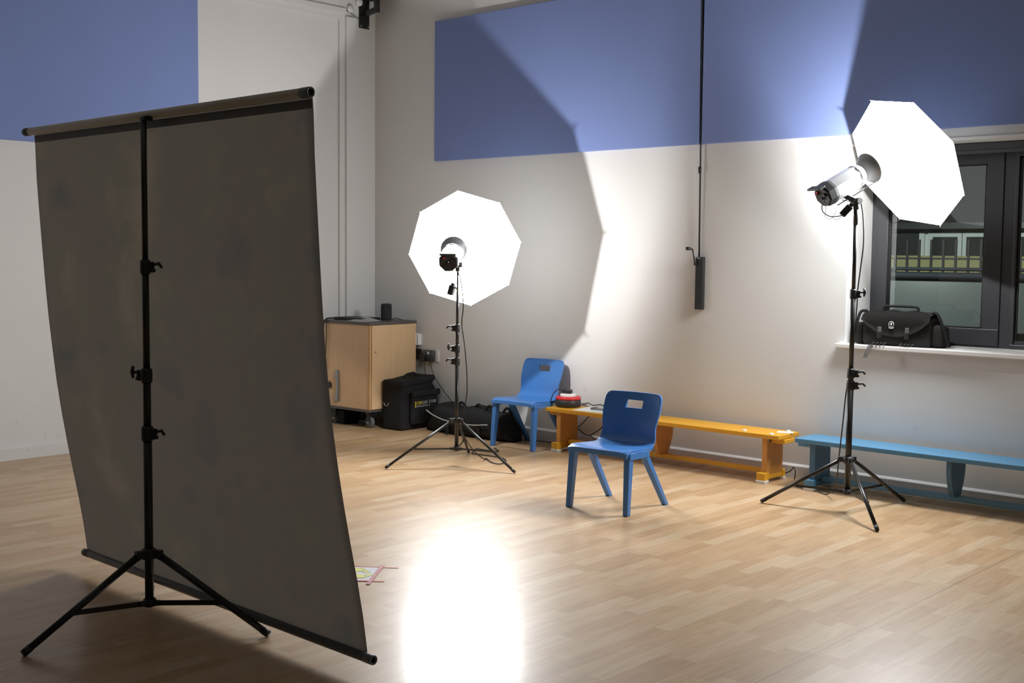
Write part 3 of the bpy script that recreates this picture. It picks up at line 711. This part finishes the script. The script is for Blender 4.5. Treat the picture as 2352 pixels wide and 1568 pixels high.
bb = copy_tree(bn, swap={YEL: BLU, YELD: BLUD}); bb.location = (4.80, -.20, 0)
bb['label'] = 'long blue painted wooden gym bench under the window'

tag(MB().box((4.655-.03, -.16, .3515), (.11, .075, .002), rot=Matrix.Rotation(.45, 3, 'Z')).build('paper_label', PAPER), 'small white paper label lying on the right end of the yellow bench', 'paper')

# cable reel, plug, paper and phone on the yellow bench
t = empty('cable_reel', (2.63, -.175, .350), 'round red and black extension cable reel on the left end of the yellow bench', 'cable reel')
b = MB(); b.lathe([(.0, 0), (.094, 0), (.104, .010), (.106, .03), (.104, .058), (.098, .062)]); b.build('drum_case', BLACKP, t)
b = MB(); b.lathe([(.098, .062), (.105, .063), (.105, .078), (.100, .086), (.06, .088), (.001, .088)]); b.build('red_rim', RED, t)
b = MB(); b.lathe([(.066, .086), (.066, .102), (.060, .108), (.001, .108)]); b.build('socket_disc', WHITE, t)
t2 = empty('mains_plug', (2.635, -.175, .459), 'black mains plug pushed into the top of the cable reel', 'plug')
b = MB(); b.box((0, 0, .016), (.055, .05, .032), rot=Matrix.Rotation(.4, 3, 'Z'), bevel=.006); b.box((-.035, -.01, .018), (.045, .045, .03), rot=Matrix.Rotation(.1, 3, 'Z'), bevel=.006); b.build('plug_body', BLACKP, t2)
cable('power_cable', [(2.60, -.19, .479), (2.56, -.22, .49), (2.53, -.24, .46), (2.505, -.25, .40), (2.478, -.24, .34), (2.485, -.225, .26), (2.52, -.17, .19), (2.6, -.11, .13), (2.66, -.08, .17), (2.76, -.06, .27), (2.80, -.055, .30)], .004, CABLE, 'black cable from the reel plug dropping over the left end of the yellow bench')
cable('power_cable', [(2.74, -.13, .372), (2.78, -.10, .385), (2.81, -.07, .368), (2.87, -.045, .375), (2.90, -.02, .34), (2.88, -.03, .2), (2.76, -.04, .11)], .004, CABLE, 'black flex leaving the right side of the cable reel over the bench edge')
cable('power_cable', [(2.09, -.12, .006), (2.30, -.08, .012), (2.50, -.05, .02), (2.609, -.035, .14), (2.693, -.03, .11), (2.763, -.03, .10), (2.855, -.03, .045), (2.93, -.04, .008), (3.15, -.05, .006), (3.3, -.03, .006)], .004, CABLE, 'black mains lead along the skirting behind the left end of the yellow bench')
cable('power_cable', [(4.42, -.03, .006), (4.52, -.04, .02), (4.60, -.04, .05), (4.64, -.05, .085), (4.665, -.07, .05), (4.665, -.085, .006)], .004, CABLE, 'black lead curling out at the foot of the yellow bench, by the blue bench')
cable('white_cable', [(4.66, -.05, .006), (4.75, -.07, .005), (4.85, -.09, .005), (4.95, -.07, .005)], .003, CABLEW, 'white cable end on the floor between the two benches')
b = MB(); b.poly([(2.80, -.385, .3505), (2.765, -.14, .3505), (2.87, -.075, .3505), (3.06, -.085, .3505), (3.10, -.36, .3505), (2.98, -.372, .3505)], (0, 0, .0012))
b.bm.transform(Matrix.Translation((0, .055, 0)))
tag(b.build('paper_sheet', PAPERG), 'white sheet of paper hanging over the front edge of the yellow bench', 'paper')
t = empty('phone', (2.955, -.16, .3517), 'black phone lying on the paper beside the cable reel', 'phone', math.radians(12))
MB().box((0, 0, .006), (.15, .07, .011), bevel=.003).build('phone_body', ALU, t)
MB().box((-.055, 0, .0125), (.042, .066, .003)).build('black_cover', BLACKP, t)

# ------------------------------------------------------------------ cabinet in the corner
CA = math.radians(3)
t = empty('av_cabinet', (.70, -.652, 0), 'beech-effect equipment cabinet on castors with a dark grey top in the corner', 'cabinet', CA)
Wd, Dp, z0, z1 = .63, .585, .155, .945
MB().span((-Wd, 0, z0+.022), (-.002, Dp, z1), bevel=.002).build('carcass', BEECH, t)
MB().span((-Wd-.012, -.012, z1), (.012, Dp+.012, z1+.025), bevel=.002).build('cabinet_top', DGREY, t)
MB().span((-Wd-.008, -.008, z0), (.008, Dp+.008, z0+.022), bevel=.002).build('base_board', DGREY, t)
MB().span((-.012, -.008, z0+.024), (.008, .012, z1-.001), bevel=.001).build('edge_lipping', BEECHE, t)
d = MB().span((0, .014, z0+.026), (.016, Dp-.004, z1-.003), bevel=.002).build('door', BEECH, t)
b = MB().cyl((.016, .055, .70), (.021, .055, .70), .010); b.cyl((.02, .055, .70), (.0225, .055, .70), .004); b.build('lock', CHROME, d)
b = MB(); b.span((-.435, -.020, .36), (-.412, -.008, .52), bevel=.003); b.span((-.448, -.018, .245), (-.408, -.002, .335), bevel=.006) if False else None
b.span((-.452, -.020, .50), (-.412, -.001, .575), bevel=.006); b.span((-.452, -.020, .285), (-.412, -.001, .365), bevel=.006)
b.span((-.425, -.016, .34), (-.405, -.004, .52), bevel=.003)
b.bm.transform(Matrix.Translation((.01, 0, -.06))); b.build('grab_handle', ALU, t)
q = frame((0, -1, 0)).to_4x4(); q.translation = Vector((-.525, .0, .37))
MB().lathe([(.030, -.002), (.038, .003), (.040, .003), (.030, .006)], q, n=24).build('cable_port', BEECHE, t)
MB().lathe([(.001, .0025), (.031, .0025)], q, n=24).build('port_hole', GASKET, t)
for x, y in ((-.085, .085), (-Wd+.085, .085), (-.085, Dp-.085), (-Wd+.085, Dp-.085)):
    cst = MB(); cst.span((x-.035, y-.03, .12), (x+.035, y+.03, .155), bevel=.003); cst.box((x, y-.022, .09), (.05, .006, .08)); cst.box((x, y+.022, .09), (.05, .006, .08))
    co = cst.build('castor', BLACKP, t)
    f = frame((0, 1, 0)).to_4x4(); f.translation = Vector((x, y, .052))
    MB().lathe([(.001, -.016), (.040, -.016), (.052, -.012), (.052, .012), (.040, .016), (.001, .016)], f, n=28).build('wheel', RUBBERG, co)
    MB().cyl((x, y-.032, .052), (x, y+.032, .052), .007).build('axle', CHROME, co)
# things on and under the cabinet
def onc(x, y, z): return (t_m @ Vector((x, y, z)))
t_m = Matrix.Translation((.70, -.652, 0)) @ Matrix.Rotation(CA, 4, 'Z')
ZT = z1+.025
tl = empty('laptop', onc(-.42, .24, ZT), 'closed black laptop lying on top of the beech cabinet', 'laptop', CA+.06)
MB().box((0, 0, .009), (.36, .25, .016), bevel=.003).build('laptop_base', BLACKP, tl); MB().box((0, 0, .0215), (.36, .25, .008), bevel=.003).build('laptop_lid', BLACKP, tl)
b = MB(); NXp = 8; V = []
for i in range(NXp+1):
    u = i/NXp; V.append([b.bm.verts.new((-.15+.3*u, -.10+.20*v, .001+.045*max(0, v-.2)*(1-.8*u))) for v in (0, .33, .66, 1)])
for i in range(NXp):
    for j in range(3): b.bm.faces.new((V[i][j], V[i+1][j], V[i+1][j+1], V[i][j+1]))
bmesh.ops.solidify(b.bm, geom=b.bm.faces[:], thickness=.001)
po = b.build('paper_sheet', PAPER); po.location = onc(-.185, .10, ZT+.002); po.rotation_euler = (0, 0, CA-.25); tag(po, 'white sheets of paper on the cabinet top in front of the laptop', 'paper')
sp = MB(); sp.lathe([(.001, 0), (.044, 0), (.050, .006), (.0505, .02), (.0505, .135), (.047, .148), (.040, .153), (.001, .154)], n=32)
so = sp.build('smart_speaker', MESHF); so.location = onc(-.215, .42, ZT); tag(so, 'dark grey cylindrical speaker standing on the beech cabinet', 'speaker')
cable('thin_cable', [onc(-.17, .45, ZT+.01), onc(-.14, .48, ZT+.02), onc(-.12, .52, ZT+.004), onc(-.10, .60, ZT-.02)], .003, CABLE, 'thin black cable behind the cylindrical speaker')
cable('power_cable', [onc(-.50, .2, ZT+.012), onc(-.56, .05, ZT+.02), onc(-.575, -.02, ZT), onc(-.59, -.03, .86), onc(-.605, -.025, .7), onc(-.60, -.025, .5), onc(-.61, -.02, .38)], .005, CABLE, 'black cable dangling down the front left of the beech cabinet')
cable('power_cable', [onc(-.54, .2, ZT+.012), onc(-.545, .0, ZT+.014), onc(-.55, -.022, ZT-.02), onc(-.555, -.02, .8), onc(-.565, -.02, .67), onc(-.575, -.02, .55), onc(-.60, -.02, .44), onc(-.63, -.02, .37)], .004, CABLE, 'second, straighter black cable hanging down the beech cabinet front')
bx = MB().span((-.13, -.1, 0), (.13, .1, .13), bevel=.01).build('equipment_box', NYLON); bx.location = onc(-.53, .17, 0); tag(bx, 'black equipment box on the floor under the left of the cabinet', 'box')
cable('coiled_cable', [Vector(onc(-.27, .22, .0))+Vector((.09*math.cos(a*.7), .06*math.sin(a*.7), .008+.002*a)) for a in range(22)], .005, RUBBERG, 'pale coiled cable lying under the beech cabinet')

# sockets behind the cabinet
def plate(x0, x1, za, zb, th, nm, m, label, cat='socket'):
    return tag(MB().span((x0, -th, za), (x1, -.0005, zb), bevel=.004).build(nm, m), label, cat)
sk = empty('wall_socket', (.81, 0, .645), 'grey double mains socket on the wall behind the lamp bag', 'socket')
MB().span((-.065, -.030, -.052), (.065, -.001, .052), bevel=.004).build('face_plate', CAPG, sk)
MB().span((-.01, -.036, .012), (.012, -.030, .036), bevel=.002).build('switch', WHITE, sk)
tag(MB().span((.755-.02, -.075, .588), (.755+.038, -.031, .655), bevel=.006).build('mains_plug', BLACKP), 'large black plug in the left half of the double wall socket', 'plug')
tag(MB().span((.838, -.068, .592), (.884, -.031, .65), bevel=.006).build('mains_plug', BLACKP), 'small black plug in the right half of the double wall socket', 'plug')
plate(.885, .93, .59, .70, .014, 'blank_plate', WALL, 'white blanking plate right of the double wall socket', 'wall plate')
plate(.625, .715, .60, .70, .02, 'wall_socket', ALU, 'small grey wall socket close to the cabinet side')
t = empty('white_wall_box', (.66, 0, .79), 'white plastic box on the wall beside the cabinet', 'wall box')
MB().span((-.05, -.06, -.055), (.01, -.001, .055), bevel=.004).build('box_body', WHITE, t); MB().span((.01, -.05, -.052), (.03, -.001, .05), bevel=.003).build('box_lid', WALL, t)
cable('plug_cable', [(.775, -.05, .59), (.785, -.05, .55), (.80, -.06, .50), (.81, -.07, .40), (.82, -.04, .2)], .0035, CABLE, 'lead dropping from the large black wall plug behind the bag')
cable('plug_cable', [(.862, -.05, .594), (.87, -.05, .555), (.895, -.05, .49), (.95, -.05, .42), (1.04, -.04, .32), (1.14, -.03, .22), (1.2, -.03, .03)], .0035, CABLE, 'lead running from the small black wall plug down past the bag')

# ------------------------------------------------------------------ lamp kit bag
t = empty('lamp_kit_bag', (.975, -.505, 0), 'upright black nylon lamp bag with yellow and white lettering beside the cabinet', 'bag', math.radians(5))
b = MB().span((-.245, 0, 0), (0, .42, .43), bevel=.022, seg=3); b.wobble(.012, 5, 1, cuts=3)
for v in b.bm.verts:
    if v.co.z > .2: v.co.z += .03*(v.co.y/.42)*(v.co.z-.2)/.23
    if v.co.z < 0: v.co.z = 0
b.build('bag_body', NYLON, t, smooth=True)
b = MB().span((-.255, -.008, .385), (.012, .43, .445), bevel=.018, seg=3); b.wobble(.010, 7, 2, cuts=2)
for v in b.bm.verts: v.co.z += .035*(v.co.y/.42)
b.build('bag_lid', NYLON, t, smooth=True)
b = MB().span((.0, .09, .05), (.045, .445, .335), bevel=.02, seg=3); b.wobble(.008, 8, 3, cuts=2); pk = b.build('front_pocket', NYLON, t, smooth=True)
b = MB().span((.03, .08, .30), (.062, .455, .355), bevel=.012); b.wobble(.006, 9, 4, cuts=2); b.build('pocket_flap', NYLON, t, smooth=True)
b = MB().tube(spline([(-.10, .14, .44), (-.105, .16, .485), (-.11, .22, .495), (-.11, .28, .495), (-.105, .31, .45)]), .013, n=10); b.build('grip_handle', NYLON, t)
b = MB().tube([Vector((-.185+.028*math.cos(a), -.016-.004*math.sin(a), .245+.030*math.sin(a))) for a in [PI+i*PI/12 for i in range(13)]], .0035, n=8); b.build('metal_ring', CHROME, t)
b = MB().tube(spline([(-.08, .40, .44), (-.04, .455, .37), (-.01, .47, .27), (.0, .46, .2)]), .012, n=8); b.build('shoulder_strap', NYLON, t)
FT = Matrix(((0, 0, 1), (1, 0, 0), (0, 1, 0)))   # text reading along +y on a face looking towards +x
text('yellow_lettering', 'CORE', .040, YELLOWT, pk, (.052, .128, .232), FT, sx=.74)
text('pale_lettering', 'FLASH', .040, WHITET, pk, (.052, .207, .232), FT, sx=.66)
text('pale_lettering', 'STUDIO LIGHTING', .022, WHITET, pk, (.052, .128, .208), FT, sx=.86)
MB().span((.051, .306, .205), (.0535, .309, .265)).build('divider_line', WHITET, pk)
text('pale_lettering', 'CF-D300', .036, WHITET, pk, (.052, .318, .234), FT, sx=.60)
MB().span((.051, .114, .206), (.0535, .122, .262)).build('logo_mark', YELLOWT, pk)

# long stand bag along the wall
t = empty('stand_bag', (1.62, -.22, 0), 'long black nylon stand bag on the floor along the wall', 'bag')
b = MB(); ring = []
NS = 26
for i in range(NS+1):
    u = i/NS; x = -.555+1.035*u; e = min(1, u/.17)**.6*min(1, (1-u)/.07)**.5
    h = (.265-.02*u+.015*math.sin(u*14))*max(e, .25); w_ = .145*max(e, .45); rr = []
    for k in range(20):
        a = 2*PI*k/20; cx_, cz_ = math.cos(a), math.sin(a)
        rr.append(b.bm.verts.new((x, w_*abs(cx_)**.7*(1 if cx_ > 0 else -1), max(0, h*.5+h*.5*abs(cz_)**.65*(1 if cz_ > 0 else -1)))))
    ring.append(rr)
for i in range(NS):
    for k in range(20): f = b.bm.faces.new((ring[i][k], ring[i][(k+1) % 20], ring[i+1][(k+1) % 20], ring[i+1][k])); f.smooth = True
b.bm.faces.new(ring[0]); b.bm.faces.new(ring[-1][::-1])
b.wobble(.02, 4.5, 5)
for v in b.bm.verts: v.co.z = max(0, v.co.z); v.co.y = min(v.co.y, .17)
bo = b.build('bag_body', NYLON, t, smooth=True)
b = MB().tube(spline([(-.46, -.165, .20), (-.36, -.175, .165), (-.22, -.178, .135), (-.05, -.178, .125), (.12, -.176, .125), (.30, -.172, .145)]), .0055, n=8); b.build('zip', ZIPG, bo)
for x, s in ((-.15, .06), (.06, .05), (.20, .07), (.40, .05)):
    b = MB().tube(spline([(x-s, -.03, .225), (x-s*.7, -.03, .262), (x, -.03, .285), (x+s*.7, -.03, .262), (x+s, -.03, .22)]), .012, n=8); b.build('strap_loop', NYLON, t)
for x in (-.2, .18):
    b = MB().span((x-.02, -.168, .02), (x+.02, -.158, .16), bevel=.003); b.build('webbing_strap', NYLON, t)

# ------------------------------------------------------------------ camera bag on the sill
t = empty('camera_bag', (5.345, .09, 1.0), 'black camera bag with a round white emblem on the windowsill', 'bag', math.radians(3))
b = MB().span((-.235, -.09, 0), (.235, .10, .20), bevel=.025, seg=3); b.wobble(.008, 9, 6, cuts=3)
for v in b.bm.verts: v.co.z = max(.0, v.co.z)
b.build('bag_body', NYLONB, t, smooth=True)
# lid with drooping front flap
b = MB(); NU = 20; R_ = []
for j in range(NU+1):
    u = -1+2*j/NU; x = u*.235; droop = .12*(1-abs(u)**2.2)+.02
    pr = [(.105, .15), (.108, .205), (.07, .232), (0, .240+.006*math.sin(j)), (-.06, .234), (-.098, .212), (-.112, .180), (-.116, .212-droop*.7), (-.112, .205-droop)]
    R_.append([b.bm.verts.new((x, y, z-.012*abs(u)**3)) for y, z in pr])
for j in range(NU):
    for k in range(8): f = b.bm.faces.new((R_[j][k], R_[j+1][k], R_[j+1][k+1], R_[j][k+1])); f.smooth = True
bmesh.ops.solidify(b.bm, geom=b.bm.faces[:], thickness=.008); b.wobble(.003, 18, 2)
lid = b.build('bag_lid', NYLONB, t, smooth=True)
for s in (-1, 1):
    b = MB().span((s*.27-.04, -.07, .0), (s*.27+.04, .08, .15), bevel=.03, seg=3); b.wobble(.006, 12, 7+s, cuts=2)
    for v in b.bm.verts: v.co.z = max(0, v.co.z)
    b.build('side_pocket', NYLONB, t, smooth=True)
b = MB().tube(spline([(-.12, -.01, .236), (-.115, -.01, .262), (-.06, -.01, .268), (.06, -.01, .268), (.115, -.01, .262), (.12, -.01, .236)]), .009, n=10); b.build('carry_handle', NYLON, t)
for x in (-.10, .09):
    s1 = MB().box((x, -.123, .105), (.026, .007, .05), bevel=.002).build('buckle_strap', STRAP, t)
    MB().box((x, -.127, .075), (.030, .014, .045), bevel=.003).build('buckle', BLACKP, s1)
    b = MB()
    for k in range(4): b.tube(spline([(x-.05+.026*k, -.125, .008), (x-.035+.026*k, -.14, .016), (x-.03+.026*k, -.128, .022)]), .005, n=8)
    b.build('loose_buckle', BLACKP, t)
b = MB(); b.poly([(-.168, -.135, .006), (-.140, -.135, .006), (-.150, -.150, -.03), (-.168, -.156, -.085), (-.197, -.156, -.085), (-.180, -.150, -.03)], (0, -.003, 0)); b.build('hanging_strap', STRAP, t)
for s, zz in ((1, 0), (-1, 0)):
    b = MB().tube(spline([(s*.225, -.03, .232), (s*.265, -.05, .225), (s*(.30 if s > 0 else .285), -.06, .16), (s*(.335 if s > 0 else .30), -.055, .06), (s*(.345 if s > 0 else .305), -.03, .012)]), .010, n=8); b.build('shoulder_strap', NYLON, t)
b = MB().box((.225, -.065, .222), (.035, .01, .006), rot=Matrix.Rotation(.3, 3, 'Y')); b.build('metal_clip', CHROME, t)
# emblem: ring open at the bottom, small drop, bar
em = MB(); ey = -.121
em.tube([Vector((-.02+.017*math.cos(a), ey, .150+.017*math.sin(a))) for a in [math.radians(-35+i*250/20) for i in range(21)]], .0023, n=8)
em.tube([(-.02, ey, .140), (-.02, ey, .151), (-.02, ey, .160)], [.005, .006, .001], n=8)
em.span((-.038, ey-.001, .128), (-.002, ey+.001, .134)); em.span((-.034, ey-.001, .120), (-.006, ey+.001, .124))
em.build('round_emblem', WHITE, lid)

# ------------------------------------------------------------------ floor card and tape
d_ = Vector((.782, .623, 0)); e_ = Vector((.66, -.751, 0)); c0 = Vector((4.352, -3.727, 0))
def fp(a, c, z=0): q = c0+d_*a+e_*c; return (q.x, q.y, z)
t = empty('floor_card', fp(-.22, .12), 'white card with yellow printed footprints taped to the floor beside the backdrop', 'floor card')
inv = Matrix.Translation(-Vector(fp(-.22, .12)))
MB().poly([fp(-.46, -.002, .0005), fp(-.004, -.002, .0005), fp(-.03, .262, .0005), fp(-.49, .262, .0005)], (0, 0, .0012)).build('card', PAPER, t, inv=inv)
def footprint(a0, c0_, flip, L=.25):
    f = MB(); g = MB(); out = []
    for i in range(24):
        q = 2*PI*i/24; a = a0+L*.42*math.cos(q); hw = .040 if math.cos(q) > 0 else .030
        out.append((a, c0_+hw*math.sin(q)*(1+.15*math.cos(q))))
    g.poly([fp(a0+(a-a0)*1.06, c0_+(c-c0_)*1.15, .0018) for a, c in out], (0, 0, .0004)); f.poly([fp(a, c, .0023) for a, c in out], (0, 0, .0005))
    for k in range(5):
        ta = a0+L*.42+.020-.009*k; tc = c0_+flip*(-.034+.017*k); r = .0115-.0012*k
        for mb, zz, s in ((g, .0018, 1.3), (f, .0023, 1)):
            mb.poly([fp(ta+r*1.5*s*math.cos(2*PI*i/12), tc+r*s*.8*math.sin(2*PI*i/12), zz) for i in range(12)], (0, 0, .0004))
    g.build('foot_outline', FOOTE, t, inv=inv); f.build('footprint', FOOT, t, inv=inv)
footprint(-.190, .068, -1); footprint(-.166, .182, 1)
def tapes(a0, c0_, a1, c1, w_, m, label, z):
    A = Vector((a0, c0_)); B = Vector((a1, c1)); n_ = (B-A).normalized(); n_ = Vector((-n_.y, n_.x))*w_/2; rnd = random.Random(int(a0*1000)); top = []; bot = []
    for i in range(15):
        q = A.lerp(B, i/14); w1 = 1+rnd.uniform(-.12, .12); top.append(fp(*(q+n_*w1), z)); bot.append(fp(*(q-n_*w1), z))
    return tag(MB().poly(top+bot[::-1], (0, 0, .0006)).build('floor_tape', m), label, 'tape', 'tape strips round the footprint card')
tapes(-.50, -.004, .085, .004, .009, TAPER, 'red tape strip along the far edge of the footprint card', .0022)
tapes(-.52, .264, .045, .262, .011, TAPER, 'red tape strip along the near edge of the footprint card', .0022)
tapes(.0, -.035, -.028, .325, .019, TAPEP, 'wider pink tape strip across the end of the footprint card', .0030)

# ------------------------------------------------------------------ outside the window
GZ = -.1
struct(MB().span((-25, .71, GZ-.1), (30, 40, GZ)), 'ground', TARMAC)
t = empty('parked_car', (3.6, 4.4, GZ), 'dark parked car filling the lower half of the window view', 'car', math.radians(8))
def carsec(y, s): return y*s
b = MB(); S_ = []
for (y, k) in ((-.88, 0), (-.93, 1), (.93, 1), (.88, 0)):
    S_.append([b.bm.verts.new((x, y, z)) for x, z in ((-2.2, .35), (-2.25, .75), (-1.9, .95), (-1.3, 1.0), (1.9, 1.0), (2.25, .9), (2.3, .6), (2.25, .35))])
for i in range(3):
    for k in range(8): b.bm.faces.new((S_[i][k], S_[i][(k+1) % 8], S_[i+1][(k+1) % 8], S_[i+1][k]))
b.bm.faces.new(S_[0]); b.bm.faces.new(S_[-1][::-1]); b.build('car_body', CARP, t)
b = MB(); lo = [b.bm.verts.new(q) for q in ((-1.3, -.86, 1.0), (2.0, -.86, 1.0), (2.0, .86, 1.0), (-1.3, .86, 1.0))]; hi = [b.bm.verts.new(q) for q in ((-.6, -.66, 1.5), (1.6, -.66, 1.5), (1.6, .66, 1.5), (-.6, .66, 1.5))]
for k in range(4): b.bm.faces.new((lo[k], lo[(k+1) % 4], hi[(k+1) % 4], hi[k]))
b.bm.faces.new(hi); b.bm.faces.new(lo[::-1]); b.build('car_windows', DARKGL, t)
b = MB().span((-.7, -.70, 1.49), (1.7, .70, 1.545), bevel=.02); b.build('car_roof', CARP, t)
for y in (-.62, .62): MB().tube([(-.5, y, 1.545), (-.45, y, 1.585), (1.4, y, 1.585), (1.5, y, 1.545)], .014, n=8).build('roof_rail', CARP, t)
for y in (-.87, .87): MB().span((-1.3, y-.01, .985), (2.0, y+.01, 1.005)).build('window_trim', CARP, t)
for x in (-1.4, 1.4):
    for y in (-.86, .86):
        f = frame((0, 1, 0)).to_4x4(); f.translation = Vector((x, y, .33)); MB().lathe([(.001, -.1), (.28, -.1), (.33, -.07), (.33, .07), (.28, .1), (.001, .1)], f).build('wheel', GASKET, t)
t = empty('railing_fence', (2.5, 7.0, GZ), 'black metal railing fence beyond the parked car', 'fence')
for i in range(48): MB().span((-3.2+i*.157-.014, -.012, 0), (-3.2+i*.157+.014, .012, 1.93), bevel=.002).build('fence_bar', FENCEM, t)
for z in (.3, 1.69): MB().span((-3.3, -.02, z-.012), (4.3, .02, z+.012)).build('fence_rail', FENCEM, t)
o = MB().span((-10, 9.0, GZ), (12, 9.22, 1.63)).build('brick_wall', BRICK); tag(o, 'low yellow brick wall behind the railing', 'wall')
t = empty('classroom_building', (0, 12, GZ), 'low white building with grey-framed windows across the yard', 'building')
MB().span((-9, 0, 0), (12, 5, 2.25)).build('building_wall', CREAM, t)
MB().poly([(-9.3, -.3, 2.22), (-9.3, 2.5, 3.5), (-9.3, 5.3, 2.22)], (21.6, 0, 0)).build('building_roof', ROOFM, t)
MB().span((-9.3, -.34, 2.18), (12.3, -.26, 2.28)).build('gutter', ALU, t)
for (x0, x1, zt_) in ((-3.2, -2.2, 2.05), (-1.25, .27, 2.14), (.51, .93, 2.05), (1.08, 1.42, 2.05), (1.7, 2.6, 2.05), (3.2, 4.4, 2.05)):
    f = MB().span((x0-.09, -.05, .7), (x1+.09, -.0, zt_+.09), bevel=.01).build('window_surround', CREAM, t)
    MB().span((x0, -.06, .8), (x1, -.045, zt_), ).build('dark_window', DARKGL, f)
